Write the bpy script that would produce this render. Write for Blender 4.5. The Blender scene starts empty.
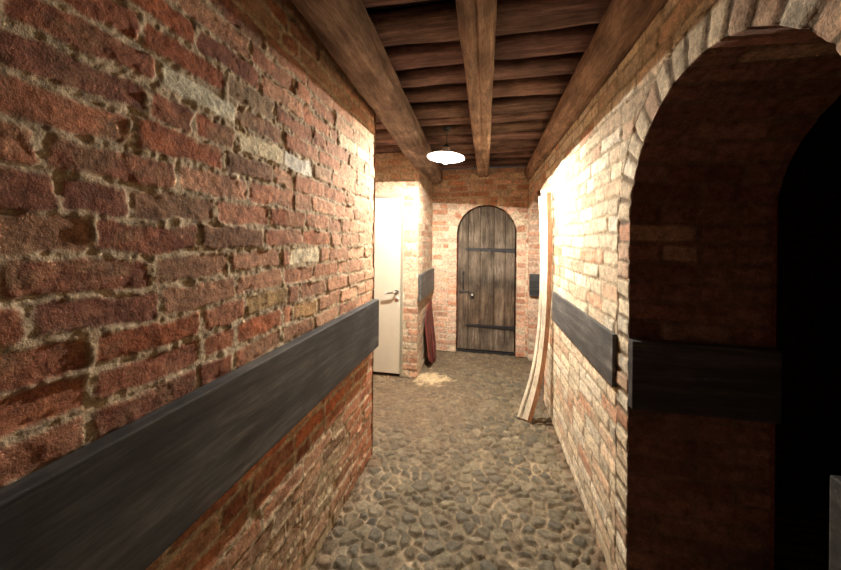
import bpy, bmesh, math, random
import numpy as np
from mathutils import Vector, Matrix

S = bpy.context.scene
COL = S.collection
rad = math.radians

# ------------------------------------------------------------------ noise
def _hash(ix, iy, seed):
    h = (ix.astype(np.int64) * 374761393 + iy.astype(np.int64) * 668265263 + seed * 1274126177) & 0xffffffff
    h = ((h ^ (h >> 13)) * 1103515245) & 0xffffffff
    h = ((h ^ (h >> 16)) * 2246822519) & 0xffffffff
    h = h ^ (h >> 15)
    return (h & 0xffffff) / float(0xffffff)

def vnoise(x, y, seed=0):
    """value noise in -1..1"""
    x0 = np.floor(x); y0 = np.floor(y)
    fx = x - x0; fy = y - y0
    fx = fx * fx * (3 - 2 * fx); fy = fy * fy * (3 - 2 * fy)
    a = _hash(x0, y0, seed); b = _hash(x0 + 1, y0, seed)
    c = _hash(x0, y0 + 1, seed); d = _hash(x0 + 1, y0 + 1, seed)
    return ((a * (1 - fx) + b * fx) * (1 - fy) + (c * (1 - fx) + d * fx) * fy) * 2 - 1

def fbm(x, y, seed=0, octv=3, gain=0.5):
    t = 0; amp = 1.0; tot = 0
    for k in range(octv):
        t = t + amp * vnoise(x * 2 ** k + 17.3 * k, y * 2 ** k - 9.1 * k, seed + k * 31)
        tot += amp; amp *= gain
    return t / tot

def sstep(a, b, x):
    t = np.clip((x - a) / (b - a), 0, 1)
    return t * t * (3 - 2 * t)

def lin(rgb):
    c = np.array(rgb, float) / 255.0
    return np.where(c <= 0.04045, c / 12.92, ((c + 0.055) / 1.055) ** 2.4)

# ------------------------------------------------------------------ mesh helpers
def put(name, verts, faces, mat, parent=None, cols=None, smooth=True):
    me = bpy.data.meshes.new(name)
    verts = np.asarray(verts, np.float32)
    faces = np.asarray(faces, np.int32)
    n = len(faces); k = faces.shape[1]
    me.vertices.add(len(verts)); me.vertices.foreach_set('co', verts.ravel())
    me.loops.add(n * k); me.loops.foreach_set('vertex_index', faces.ravel())
    me.polygons.add(n)
    me.polygons.foreach_set('loop_start', np.arange(0, n * k, k, dtype=np.int32))
    if cols is not None:
        at = me.attributes.new('Col', 'FLOAT_COLOR', 'POINT')
        c4 = np.ones((len(verts), 4), np.float32); c4[:, :3] = cols
        at.data.foreach_set('color', c4.ravel())
    me.update(calc_edges=True); me.validate()
    me.polygons.foreach_set('use_smooth', np.full(len(me.polygons), smooth))
    me.materials.append(mat)
    o = bpy.data.objects.new(name, me); COL.objects.link(o)
    if parent: o.parent = parent
    return o

class Acc:
    """collects quad grids and boxes for one mesh with a colour attribute"""
    def __init__(s): s.v = []; s.f = []; s.c = []; s.n = 0
    def grid(s, P, C, keep=None):
        nu, nv = P.shape[:2]
        idx = np.arange(nu * nv).reshape(nu, nv)
        f = np.stack([idx[:-1, :-1], idx[1:, :-1], idx[1:, 1:], idx[:-1, 1:]], -1)
        f = f[keep] if keep is not None else f.reshape(-1, 4)
        f = f.reshape(-1, 4)
        V = P.reshape(-1, 3); Cc = C.reshape(-1, 3)
        used = np.zeros(len(V), bool); used[f.ravel()] = True
        mp = np.cumsum(used) - 1
        s.v.append(V[used]); s.c.append(Cc[used]); s.f.append(mp[f] + s.n); s.n += used.sum()
    def box(s, a, b, col):
        x0, y0, z0 = a; x1, y1, z1 = b
        V = np.array([(x0,y0,z0),(x1,y0,z0),(x1,y1,z0),(x0,y1,z0),(x0,y0,z1),(x1,y0,z1),(x1,y1,z1),(x0,y1,z1)], float)
        F = np.array([(0,3,2,1),(4,5,6,7),(0,1,5,4),(1,2,6,5),(2,3,7,6),(3,0,4,7)])
        # separate corners per face, so that smooth shading keeps the box edges
        s.v.append(V[F.ravel()]); s.f.append(np.arange(24).reshape(6, 4) + s.n); s.n += 24
        s.c.append(np.tile(col, (24, 1)))
    def build(s, name, mat, parent=None):
        return put(name, np.concatenate(s.v), np.concatenate(s.f), mat, parent, np.concatenate(s.c))

def tag(o, label=None, cat=None, group=None, kind=None):
    if label: o['label'] = label
    if cat: o['category'] = cat
    if group: o['group'] = group
    if kind: o['kind'] = kind
    return o

def thing(name, loc, label, cat, group=None, kind=None, rotz=0):
    o = bpy.data.objects.new(name, None); COL.objects.link(o)
    o.empty_display_size = 0.1
    o.location = loc; o.rotation_euler = (0, 0, rotz)
    return tag(o, label, cat, group, kind)

def bm_obj(name, bm, mat, parent=None, smooth=False):
    me = bpy.data.meshes.new(name); bm.to_mesh(me); bm.free()
    me.materials.append(mat)
    if smooth: me.polygons.foreach_set('use_smooth', [True] * len(me.polygons))
    o = bpy.data.objects.new(name, me); COL.objects.link(o)
    if parent: o.parent = parent
    return o

def bm_box(bm, a, b, bev=0.0, seg=2):
    r = bmesh.ops.create_cube(bm, size=1)
    vs = r['verts']
    for v in vs:
        v.co = Vector([(a[i] + b[i]) / 2 + v.co[i] * (b[i] - a[i]) for i in range(3)])
    if bev:
        es = list({e for v in vs for e in v.link_edges})
        bmesh.ops.bevel(bm, geom=es, offset=bev, segments=seg, profile=0.6, affect='EDGES')

def bm_lathe(bm, prof, n=40, center=(0, 0, 0)):
    rings = []
    for r, z in prof:
        if r < 1e-6:
            rings.append([bm.verts.new((center[0], center[1], center[2] + z))])
        else:
            rings.append([bm.verts.new((center[0] + r * math.cos(2 * math.pi * k / n), center[1] + r * math.sin(2 * math.pi * k / n), center[2] + z)) for k in range(n)])
    for A, B in zip(rings[:-1], rings[1:]):
        for k in range(n):
            k2 = (k + 1) % n
            if len(A) == 1 and len(B) == 1: continue
            if len(A) == 1: bm.faces.new((A[0], B[k], B[k2]))
            elif len(B) == 1: bm.faces.new((A[k], A[k2], B[0]))
            else: bm.faces.new((A[k], A[k2], B[k2], B[k]))

def bm_tube(bm, pts, r, n=10):
    pts = [Vector(p) for p in pts]
    rings = []
    up = Vector((0.13, 0.31, 0.94))
    for i, p in enumerate(pts):
        t = (pts[min(i + 1, len(pts) - 1)] - pts[max(i - 1, 0)]).normalized()
        a = t.cross(up).normalized(); b = t.cross(a).normalized()
        rr = r[i] if isinstance(r, (list, tuple)) else r
        rings.append([bm.verts.new(p + (a * math.cos(2 * math.pi * k / n) + b * math.sin(2 * math.pi * k / n)) * rr) for k in range(n)])
    for A, B in zip(rings[:-1], rings[1:]):
        for k in range(n):
            bm.faces.new((A[k], A[(k + 1) % n], B[(k + 1) % n], B[k]))
    bm.faces.new(rings[0]); bm.faces.new(list(reversed(rings[-1])))

# ------------------------------------------------------------------ materials
def new_mat(name):
    m = bpy.data.materials.new(name); m.use_nodes = True
    nt = m.node_tree; nt.nodes.clear()
    out = nt.nodes.new('ShaderNodeOutputMaterial')
    b = nt.nodes.new('ShaderNodeBsdfPrincipled')
    nt.links.new(b.outputs[0], out.inputs[0])
    return m, nt, b

def node(nt, t, **kw):
    n = nt.nodes.new(t)
    for k, v in kw.items(): setattr(n, k, v)
    return n

def mixc(nt, a, b, fac, mode='MIX'):
    n = nt.nodes.new('ShaderNodeMix'); n.data_type = 'RGBA'; n.blend_type = mode
    for s, v in ((n.inputs[0], fac), (n.inputs[6], a), (n.inputs[7], b)):
        if hasattr(v, 'is_linked') or hasattr(v, 'links'): nt.links.new(v, s)
        else: s.default_value = v if not isinstance(v, (tuple, list, np.ndarray)) else tuple(v)[:3] + (1,)
    return n.outputs[2]

def ramp(nt, src, stops):
    r = nt.nodes.new('ShaderNodeValToRGB')
    el = r.color_ramp.elements
    while len(el) < len(stops): el.new(0.5)
    for e, (p, c) in zip(el, stops):
        e.position = p; e.color = (tuple(c) + (1,)) if len(c) == 3 else tuple(c)
    nt.links.new(src, r.inputs[0])
    return r.outputs[0]

def noise_tex(nt, vec, scale, detail=4, rough=0.6, dist=0.0):
    n = node(nt, 'ShaderNodeTexNoise'); n.inputs['Scale'].default_value = scale
    n.inputs['Detail'].default_value = detail; n.inputs['Roughness'].default_value = rough
    n.inputs['Distortion'].default_value = dist
    nt.links.new(vec, n.inputs['Vector'])
    return n.outputs['Fac']

def masonry_mat(name, var=0.45, bump=0.5, s1=35.0, s2=170.0, rough=0.92, dist=0.006):
    """attribute colour of brick / mortar / stone, with grain and pitting on top"""
    m, nt, b = new_mat(name)
    at = node(nt, 'ShaderNodeAttribute'); at.attribute_name = 'Col'
    tc = node(nt, 'ShaderNodeTexCoord').outputs['Object']
    n1 = noise_tex(nt, tc, s1, 5, 0.65); n2 = noise_tex(nt, tc, s2, 4, 0.7)
    v1 = ramp(nt, n1, [(0.25, (1 - var,) * 3), (0.5, (1,) * 3), (0.78, (1 + var,) * 3)])
    v2 = ramp(nt, n2, [(0.28, (1 - var * 0.9,) * 3), (0.55, (1,) * 3), (0.8, (1 + var * 0.7,) * 3)])
    c = mixc(nt, at.outputs['Color'], v1, 1.0, 'MULTIPLY')
    c = mixc(nt, c, v2, 1.0, 'MULTIPLY')
    nt.links.new(c, b.inputs['Base Color'])
    b.inputs['Roughness'].default_value = rough
    b.inputs['Specular IOR Level'].default_value = 0.25
    ad = node(nt, 'ShaderNodeMath', operation='ADD'); nt.links.new(n1, ad.inputs[0]); nt.links.new(n2, ad.inputs[1])
    bp = node(nt, 'ShaderNodeBump'); bp.inputs['Strength'].default_value = bump; bp.inputs['Distance'].default_value = dist
    nt.links.new(ad.outputs[0], bp.inputs['Height']); nt.links.new(bp.outputs[0], b.inputs['Normal'])
    return m

def wood_mat(name, dark, mid, light, axis='Y', scale=6.0, stretch=14.0, rough=0.7, bump=0.35, spec=0.3, knots=True, use_attr=False):
    m, nt, b = new_mat(name)
    tc = node(nt, 'ShaderNodeTexCoord').outputs['Object']
    mp = node(nt, 'ShaderNodeMapping'); nt.links.new(tc, mp.inputs['Vector'])
    sc = [stretch] * 3; sc['XYZ'.index(axis)] = 1.0
    mp.inputs['Scale'].default_value = sc
    n1 = noise_tex(nt, mp.outputs[0], scale * 0.5, 5, 0.65, 0.6)
    n2 = noise_tex(nt, mp.outputs[0], scale * 3.0, 4, 0.7, 0.3)
    n3 = noise_tex(nt, tc, 5.0, 3, 0.6)
    c = ramp(nt, n1, [(0.25, dark), (0.5, mid), (0.75, light)])
    g = ramp(nt, n2, [(0.3, (0.5,) * 3), (0.5, (0.95,) * 3), (0.75, (1.25,) * 3)])
    c = mixc(nt, c, g, 1.0, 'MULTIPLY')
    w = ramp(nt, n3, [(0.3, (0.6,) * 3), (0.7, (1.3,) * 3)])
    c = mixc(nt, c, w, 1.0, 'MULTIPLY')
    if use_attr:
        at = node(nt, 'ShaderNodeAttribute'); at.attribute_name = 'Col'
        c = mixc(nt, c, at.outputs['Color'], 1.0, 'MULTIPLY')
    nt.links.new(c, b.inputs['Base Color'])
    b.inputs['Roughness'].default_value = rough
    b.inputs['Specular IOR Level'].default_value = spec
    bp = node(nt, 'ShaderNodeBump'); bp.inputs['Strength'].default_value = bump; bp.inputs['Distance'].default_value = 0.004
    nt.links.new(n2, bp.inputs['Height']); nt.links.new(bp.outputs[0], b.inputs['Normal'])
    return m

def plain_mat(name, col, rough=0.5, metal=0.0, var=0.12, scale=20, bump=0.05, spec=0.5):
    m, nt, b = new_mat(name)
    tc = node(nt, 'ShaderNodeTexCoord').outputs['Object']
    n = noise_tex(nt, tc, scale, 4)
    c = ramp(nt, n, [(0.3, tuple(np.array(col) * (1 - var))), (0.7, tuple(np.minimum(np.array(col) * (1 + var), 1)))])
    nt.links.new(c, b.inputs['Base Color'])
    b.inputs['Roughness'].default_value = rough; b.inputs['Metallic'].default_value = metal
    b.inputs['Specular IOR Level'].default_value = spec
    bp = node(nt, 'ShaderNodeBump'); bp.inputs['Strength'].default_value = bump; bp.inputs['Distance'].default_value = 0.003
    nt.links.new(n, bp.inputs['Height']); nt.links.new(bp.outputs[0], b.inputs['Normal'])
    return m

M_BRICK = masonry_mat('brick_masonry', var=0.55, bump=0.6)
M_COBBLE = masonry_mat('cobble_stone', var=0.4, bump=0.45, s1=28, s2=120, rough=0.8)
M_BOARD = wood_mat('old_ceiling_board', lin((80, 62, 57)), lin((124, 100, 91)), lin((166, 137, 124)), axis='X', scale=5, stretch=10, rough=0.9, use_attr=True, spec=0.1)
M_BEAM = wood_mat('old_beam_timber', lin((110, 92, 81)), lin((160, 137, 120)), lin((200, 178, 157)), axis='Y', scale=5, stretch=10, rough=0.85, bump=0.6, use_attr=True, spec=0.15)
M_RAIL = wood_mat('charcoal_stained_wood', lin((34, 35, 38)), lin((60, 60, 60)), lin((102, 99, 93)), axis='Y', scale=4, stretch=12, rough=0.5, bump=0.2, spec=0.35)
M_RAIL_LIT = wood_mat('charcoal_wood_lit', lin((44, 45, 46)), lin((80, 79, 77)), lin((128, 124, 116)), axis='Y', scale=4, stretch=12, rough=0.55, bump=0.2, spec=0.35)  # lighter copy of the charcoal rail wood, lamplight put into its colour
M_RAILX = wood_mat('charcoal_stained_wood_crosswise', lin((34, 35, 38)), lin((60, 60, 60)), lin((102, 99, 93)), axis='X', scale=4, stretch=12, rough=0.5, bump=0.2, spec=0.35)
M_DOORW = wood_mat('weathered_door_plank', lin((64, 54, 46)), lin((106, 93, 79)), lin((148, 135, 117)), axis='Z', scale=5, stretch=9, rough=0.85, bump=0.5, spec=0.15, use_attr=True)
M_IRON = plain_mat('blackened_iron', lin((52, 50, 50)), 0.6, 0.5, 0.3, 40, 0.3)
M_CHROME = plain_mat('brushed_steel', lin((190, 188, 182)), 0.28, 1.0, 0.05, 30, 0.02)
M_NICKEL = plain_mat('worn_nickel', lin((214, 210, 200)), 0.4, 0.2, 0.05, 30, 0.02)
M_WHITE = plain_mat('white_door_paint', lin((202, 197, 178)), 0.42, 0, 0.03, 3, 0.03)
M_FRAME = plain_mat('grey_frame_paint', lin((150, 144, 124)), 0.5, 0, 0.06, 6, 0.03)
M_PALE = wood_mat('pale_planed_pine', lin((232, 218, 188)), lin((240, 228, 202)), lin((246, 238, 216)), axis='Z', scale=4, stretch=12, rough=0.6, bump=0.1, spec=0.3)
M_ORANGE = wood_mat('orange_brown_pine', lin((140, 98, 66)), lin((168, 120, 84)), lin((192, 144, 106)), axis='Z', scale=4, stretch=12, rough=0.65, bump=0.15, spec=0.25)
M_REDB = wood_mat('dark_red_painted_wood', lin((84, 38, 34)), lin((112, 52, 46)), lin((138, 72, 62)), axis='Z', scale=4, stretch=8, rough=0.6, bump=0.2)
M_ENAMEL = plain_mat('white_enamel', (0.82, 0.8, 0.76), 0.35, 0, 0.02, 10, 0.0)
M_CORD = plain_mat('black_cord', lin((40, 36, 34)), 0.6, 0, 0.1, 30, 0.05)
M_DARKVOID = plain_mat('dark_earth', lin((60, 48, 40)), 0.95, 0, 0.2, 10, 0.1)

def glass_mat():
    m = bpy.data.materials.new('clear_bulb_glass'); m.use_nodes = True
    nt = m.node_tree; nt.nodes.clear()
    out = node(nt, 'ShaderNodeOutputMaterial'); mix = node(nt, 'ShaderNodeMixShader')
    t = node(nt, 'ShaderNodeBsdfTransparent'); g = node(nt, 'ShaderNodeBsdfGlossy'); g.inputs['Roughness'].default_value = 0.03
    mix.inputs[0].default_value = 0.05
    nt.links.new(t.outputs[0], mix.inputs[1]); nt.links.new(g.outputs[0], mix.inputs[2])
    e = node(nt, 'ShaderNodeEmission'); e.inputs[0].default_value = (1, 0.9, 0.72, 1); e.inputs[1].default_value = 1.2
    ad = node(nt, 'ShaderNodeAddShader')                   # the lit bulb itself glows
    nt.links.new(mix.outputs[0], ad.inputs[0]); nt.links.new(e.outputs[0], ad.inputs[1]); nt.links.new(ad.outputs[0], out.inputs[0])
    return m
def emit_mat(name, col, s):
    m = bpy.data.materials.new(name); m.use_nodes = True
    nt = m.node_tree; nt.nodes.clear()
    out = node(nt, 'ShaderNodeOutputMaterial'); e = node(nt, 'ShaderNodeEmission')
    e.inputs[0].default_value = tuple(col) + (1,); e.inputs[1].default_value = s
    nt.links.new(e.outputs[0], out.inputs[0])
    return m
M_GLASS = glass_mat()
M_FIL = emit_mat('glowing_filament', (1.0, 0.84, 0.6), 400.0)

# ------------------------------------------------------------------ brick pattern
class Style:
    def __init__(s, pal, wts, mortar, mort2, ch=0.077, joint=0.013, rec=0.011, rough=1.0, wash=0.0, washcol=(215, 200, 170), header=0.35, dirt=0.25):
        s.pal = np.array([lin(p) for p in pal]); s.w = np.array(wts, float) / sum(wts)
        s.m = lin(mortar); s.m2 = lin(mort2); s.ch = ch; s.j = joint; s.rec = rec; s.rough = rough
        s.wash = wash; s.washcol = lin(washcol); s.header = header; s.dirt = dirt

RED = Style([(162, 106, 78), (148, 94, 70), (172, 118, 90), (146, 108, 82), (172, 102, 68), (156, 132, 104), (186, 138, 108), (136, 88, 68)],
            [5, 5, 4, 3, 3, 1.5, 3, 3], (202, 182, 152), (164, 142, 112), joint=0.0115, rec=0.0065, rough=1.2, wash=0.35, washcol=(176, 150, 118), header=0.25, dirt=0.35)
CREAM = Style([(222, 206, 176), (216, 194, 164), (208, 178, 148), (226, 214, 190), (202, 158, 128), (190, 138, 106)],
              [6, 5, 4, 5, 1.5, 0.8], (184, 168, 140), (158, 140, 112), ch=0.077, joint=0.010, rec=0.007, rough=0.9, wash=0.5, washcol=(222, 208, 180))
PINK = Style([(218, 176, 148), (210, 162, 132), (224, 190, 162), (204, 148, 116), (226, 204, 174)],
             [5, 4, 4, 3, 3], (220, 202, 176), (204, 182, 154), ch=0.077, joint=0.011, rec=0.006, rough=0.8, wash=0.4, washcol=(224, 204, 178))
PIER = Style([(200, 164, 136), (192, 152, 124), (204, 176, 150), (186, 140, 112), (206, 186, 160)],
             [5, 4, 4, 2, 4], (196, 182, 158), (180, 164, 138), ch=0.077, joint=0.011, rec=0.006, rough=0.9, wash=0.5, washcol=(204, 190, 162))
RING = Style([(216, 200, 170), (208, 188, 158), (196, 166, 138), (218, 206, 182), (184, 140, 112)],
              [5, 4, 4, 4, 2], (132, 114, 90), (104, 86, 66), joint=0.013, rec=0.009, rough=0.8, wash=0.25, washcol=(216, 202, 174), header=0.9)
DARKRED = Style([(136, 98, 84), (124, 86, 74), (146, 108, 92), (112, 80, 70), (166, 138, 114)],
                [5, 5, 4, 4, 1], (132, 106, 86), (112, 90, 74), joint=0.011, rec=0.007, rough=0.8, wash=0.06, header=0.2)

def bricks(U, V, st, seed, specials=(), washmap=None, edge0=None):
    """height (m, <= ~0) and colour of brickwork at (U along the wall, V up)"""
    ch = st.ch
    Vw = V + 0.007 * vnoise(U * 2.3, V * 1.5, seed + 5) + 0.0045 * vnoise(U * 8, V * 6, seed + 6) * st.rough
    Uw = U + 0.004 * vnoise(U * 9, V * 9, seed + 7) * st.rough
    row = np.floor(Vw / ch).astype(int)
    r0, r1 = row.min(), row.max()
    umin, umax = Uw.min() - 0.6, Uw.max() + 0.6
    uA = np.zeros_like(U); uB = np.ones_like(U); bid = np.zeros(U.shape, int)
    over = {}
    for r in range(r0, r1 + 1):
        rng = random.Random(seed * 1000 + r * 7 + 3)
        sp = sorted([q for q in specials if q[0] == r], key=lambda q: q[1])
        e = [math.floor(umin / 0.5) * 0.5 - rng.random() * 0.3 - 0.5 * (r % 2) * 0.25]
        if edge0 is not None:                      # bricks start flush at edge0 and wrap the arris
            e = [edge0 - 0.5, edge0, edge0 + (0.245 if r % 2 else 0.37)]
        while e[-1] < umax:
            L = 0.125 if rng.random() < st.header else 0.25
            L *= rng.uniform(0.93, 1.07)
            e.append(e[-1] + L)
        for (_, a, b, colr) in sp:
            e = [x for x in e if x < a - 0.05 or x > b + 0.05]
            e += [a, b]; e.sort()
        e = np.array(e)
        m = row == r
        k = np.searchsorted(e, Uw[m]) - 1
        k = np.clip(k, 0, len(e) - 2)
        uA[m] = e[k]; uB[m] = e[k + 1]; bid[m] = k + (r + 500) * 1000
        for (_, a, b, colr) in sp:
            over[int(np.searchsorted(e, (a + b) / 2) - 1) + (r + 500) * 1000] = colr
    vr = Vw - row * ch
    H = lambda s: _hash(bid, bid * 0 + 11, seed + s)
    jit = st.j * (0.42 + 0.35 * H(1))
    du = np.minimum(Uw - uA, uB - Uw) - jit
    dv = np.minimum(vr, ch - vr) - jit
    rr = 0.012
    d = np.where((du < rr) & (dv < rr), rr - np.hypot(np.minimum(du, rr) - rr, np.minimum(dv, rr) - rr), np.minimum(du, dv))
    d = d + st.rough * (0.0050 * vnoise(U * 22, V * 30, seed + 11) + 0.0022 * vnoise(U * 95, V * 95, seed + 12))
    m = sstep(-0.0025, 0.0055, d)
    # missing chunks bitten out of the faces
    bite = sstep(0.30, 0.65, fbm(U * 13, V * 17, seed + 21, 3)) * st.rough
    uc = (Uw - (uA + uB) / 2); vc = vr - ch / 2
    face = -0.006 * H(2) * st.rough + (H(3) - 0.5) * 0.05 * uc + (H(4) - 0.5) * 0.10 * vc
    face = face - 0.004 * st.rough * (0.5 + 0.5 * fbm(U * 24, V * 24, seed + 13, 3)) - 0.0036 * bite * (0.3 + 0.7 * sstep(0.022, 0.004, d))
    face = face - 0.0014 * st.rough * (0.5 + 0.5 * vnoise(U * 130, V * 130, seed + 14))
    mort = -st.rec - 0.0035 * st.rough * (0.5 + 0.5 * fbm(U * 70, V * 70, seed + 15, 3, 0.8)) + 0.007 * st.rough * sstep(0.1, 0.7, fbm(U * 11, V * 11, seed + 16, 3))
    mort = mort - 0.0035 * sstep(0.3, 0.7, vnoise(U * 22, V * 30, seed + 17)) * st.rough + 0.002 * st.rough * vnoise(U * 105, V * 105, seed + 18)
    h = mort * (1 - m) + face * m
    h = np.minimum(h, 0.0)
    # colour
    cum = np.cumsum(st.w)
    ci = np.clip(np.searchsorted(cum, H(5)), 0, len(cum) - 1)
    C = st.pal[ci] * (0.8 + 0.4 * H(6))[..., None]
    for b_, colr in over.items():
        C[bid == b_] = lin(colr)
    ovm = np.isin(bid, list(over.keys())) if over else np.zeros(U.shape, bool)
    mott = fbm(U * 14, V * 22, seed + 30, 4)
    C = C * (1 + st.dirt * mott)[..., None]
    burnt = sstep(0.2, 0.7, fbm(U * 8, V * 12, seed + 31, 3)) * 0.45 * ~ovm
    C = C * (1 - burnt * 0.6)[..., None]
    mw = sstep(0.12, 0.55, fbm(U * 6, V * 7, seed + 33, 4, 0.6)) * st.wash * np.where(ovm, 0.2, 1)
    C = C * (1 - mw[..., None]) + st.washcol * mw[..., None]
    if washmap is not None:
        for amt, colr in washmap(U, V):
            amt = (amt * np.where(ovm, 0.15, 1))[..., None]
            C = C * (1 - amt) + lin(colr) * (0.78 + 0.44 * H(8))[..., None] * amt
    smear = sstep(0.3, 0.62, fbm(U * 30, V * 30, seed + 34, 3)) * 0.5 * sstep(0.016, 0.0, d)
    mm = (0.5 + 0.5 * fbm(U * 20, V * 20, seed + 35, 3))[..., None]
    mc = st.m * mm + st.m2 * (1 - mm)
    w = (m * (1 - smear))[..., None]
    return h, C * w + mc * (1 - w)

def axis_pts(*segs):
    """segs: (start, end, step) chained"""
    out = []
    for a, b, st in segs:
        n = max(1, int(round(abs(b - a) / st)))
        out += list(np.linspace(a, b, n, endpoint=False))
    out.append(segs[-1][1])
    return np.array(out)

def path_wall(acc, pts, steps, zs, st, seed, u0=0.0, specials=(), hole=None, washmap=None):
    """brick relief along a polyline in plan; the lit side lies to the RIGHT of the travel direction"""
    P = []; N = []; U = []; u = u0
    pts = [np.array(p, float) for p in pts]
    dirs = [(b - a) / np.linalg.norm(b - a) for a, b in zip(pts[:-1], pts[1:])]
    nor = [np.array((d[1], -d[0])) for d in dirs]
    for i, (a, b) in enumerate(zip(pts[:-1], pts[1:])):
        L = np.linalg.norm(b - a); n = max(2, int(round(L / steps[i])))
        for k in range(n + (1 if i == len(dirs) - 1 else 0)):
            t = k / n
            nn = nor[i].copy()
            if k == 0 and i > 0:
                nn = nor[i - 1] + nor[i]; nn = nn / (nn @ nor[i])
            P.append(a + (b - a) * t); N.append(nn); U.append(u + L * t)
        u += L
    P = np.array(P); N = np.array(N); U = np.array(U)
    UU, VV = np.meshgrid(U, zs, indexing='ij')
    h, C = bricks(UU, VV, st, seed, specials, washmap)
    Q = np.zeros(UU.shape + (3,))
    Q[..., 0] = P[:, None, 0] + N[:, None, 0] * h
    Q[..., 1] = P[:, None, 1] + N[:, None, 1] * h
    Q[..., 2] = VV
    keep = None
    if hole is not None:
        ub = (UU[:-1, :-1] + UU[1:, 1:]) / 2; vb = (VV[:-1, :-1] + VV[1:, 1:]) / 2
        keep = ~((ub > hole[0]) & (ub < hole[1]) & (vb < hole[2]))
    acc.grid(Q, C, keep)

class Arch:
    """opening in a wall plane: jambs from the floor to the springing, then a half ellipse"""
    def __init__(s, c, a, spring, rise, ring=0.118):
        s.c, s.a, s.spring, s.rise, s.ring = c, a, spring, rise, ring
    def path(s, ds):
        nj = int(round(s.spring / ds)); P = []; N = []
        for k in range(nj): P.append((s.c - s.a, s.spring * k / nj)); N.append((-1, 0))
        na = int(round(math.pi * (s.a + s.rise) / 2 / ds))
        for k in range(na + 1):
            t = math.pi * (1 - k / na)
            P.append((s.c + s.a * math.cos(t), s.spring + s.rise * math.sin(t)))
            n = np.array((math.cos(t) / s.a, math.sin(t) / s.rise)); n /= np.linalg.norm(n); N.append(tuple(n))
        for k in range(1, nj + 1): P.append((s.c + s.a, s.spring * (1 - k / nj))); N.append((1, 0))
        P = np.array(P); N = np.array(N)
        L = np.concatenate([[0], np.cumsum(np.linalg.norm(np.diff(P, axis=0), axis=1))])
        return P, N, L
    def dist(s, A, Z):
        """signed distance (approx.) outside the opening"""
        up = np.where(Z > s.spring, 1, 0)
        q = np.hypot((A - s.c) / s.a, (Z - s.spring) / s.rise)
        g = np.hypot((A - s.c) / s.a ** 2, (Z - s.spring) / s.rise ** 2)
        de = (q - 1) * q / np.maximum(g, 1e-6)
        dj = np.abs(A - s.c) - s.a
        return np.where(up == 1, de, dj)

def plane_wall(acc, O, A, N, As, Zs, st, seed, arches, ztop=None):
    """flat brick relief in plane O + A*a + Z*z, lit normal N, leaving the arches open"""
    AA, ZZ = np.meshgrid(As, Zs, indexing='ij')
    h, C = bricks(AA, ZZ, st, seed)
    D = np.full(AA.shape, 9.0)
    for ar in arches:
        dd = ar.dist(AA, ZZ) - ar.ring
        D = np.minimum(D, dd)
    h = np.where(D < -0.003, np.minimum(h, -0.020), h)
    O, A, N = map(np.array, (O, A, N))
    Q = O + AA[..., None] * A + ZZ[..., None] * np.array((0, 0, 1.0)) + h[..., None] * N
    Dm = np.minimum(np.minimum(D[:-1, :-1], D[1:, :-1]), np.minimum(D[1:, 1:], D[:-1, 1:]))
    acc.grid(Q, C, Dm > -0.03)

def arch_sweep(acc, O, A, N, ar, depth, st, seed, ds=0.008, dt=0.008, dtr=0.012, off=0.0, st2=None):
    """voussoir ring / quoin strip on the face, carried round the corner into the reveal"""
    P, Nn, L = ar.path(ds)
    t = np.concatenate([np.linspace(0, ar.ring, max(3, int(ar.ring / dt))), ar.ring + np.linspace(0, depth, max(3, int(depth / dtr)))[1:]])
    T, Lg = np.meshgrid(t, L, indexing='ij')
    h, C = bricks(T + off, Lg, st, seed, edge0=off - 0.004)
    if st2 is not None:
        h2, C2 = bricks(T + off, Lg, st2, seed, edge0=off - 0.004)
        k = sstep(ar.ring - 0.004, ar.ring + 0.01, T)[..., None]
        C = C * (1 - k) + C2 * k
    h = np.where(T < 0.003, np.minimum(h, -0.007), h)
    O, A, N = map(np.array, (O, A, N)); Z = np.array((0, 0, 1.0))
    n3 = Nn[:, 0:1] * A + Nn[:, 1:2] * Z
    base = O + P[:, 0:1] * A + P[:, 1:2] * Z
    out = np.maximum(ar.ring - T, 0)[..., None]; dep = np.maximum(T - ar.ring, 0)[..., None]
    k = sstep(ar.ring - 0.012, ar.ring + 0.012, T)[..., None]
    nv = N * (1 - k) - n3[None] * k
    nv = nv / np.linalg.norm(nv, axis=-1, keepdims=True)
    # rounded arris
    er = np.exp(-((T - ar.ring) / 0.008) ** 2) * 0.004
    Q = base[None] + n3[None] * out - N * dep + nv * (h - er)[..., None]
    acc.grid(Q, C)

def struct(o, label, cat): return tag(o, label, cat, kind='structure')

# ------------------------------------------------------------------ setting: plan dimensions
XL, XR, YB = -0.77, 0.55, 4.45
YE = 2.185          # end of the left wall
YP = 3.50           # face of the pier with the white door
XP = -0.738         # side of that pier
ZT = 2.46           # underside of the ceiling boards
BK = lin((120, 74, 56))

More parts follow.
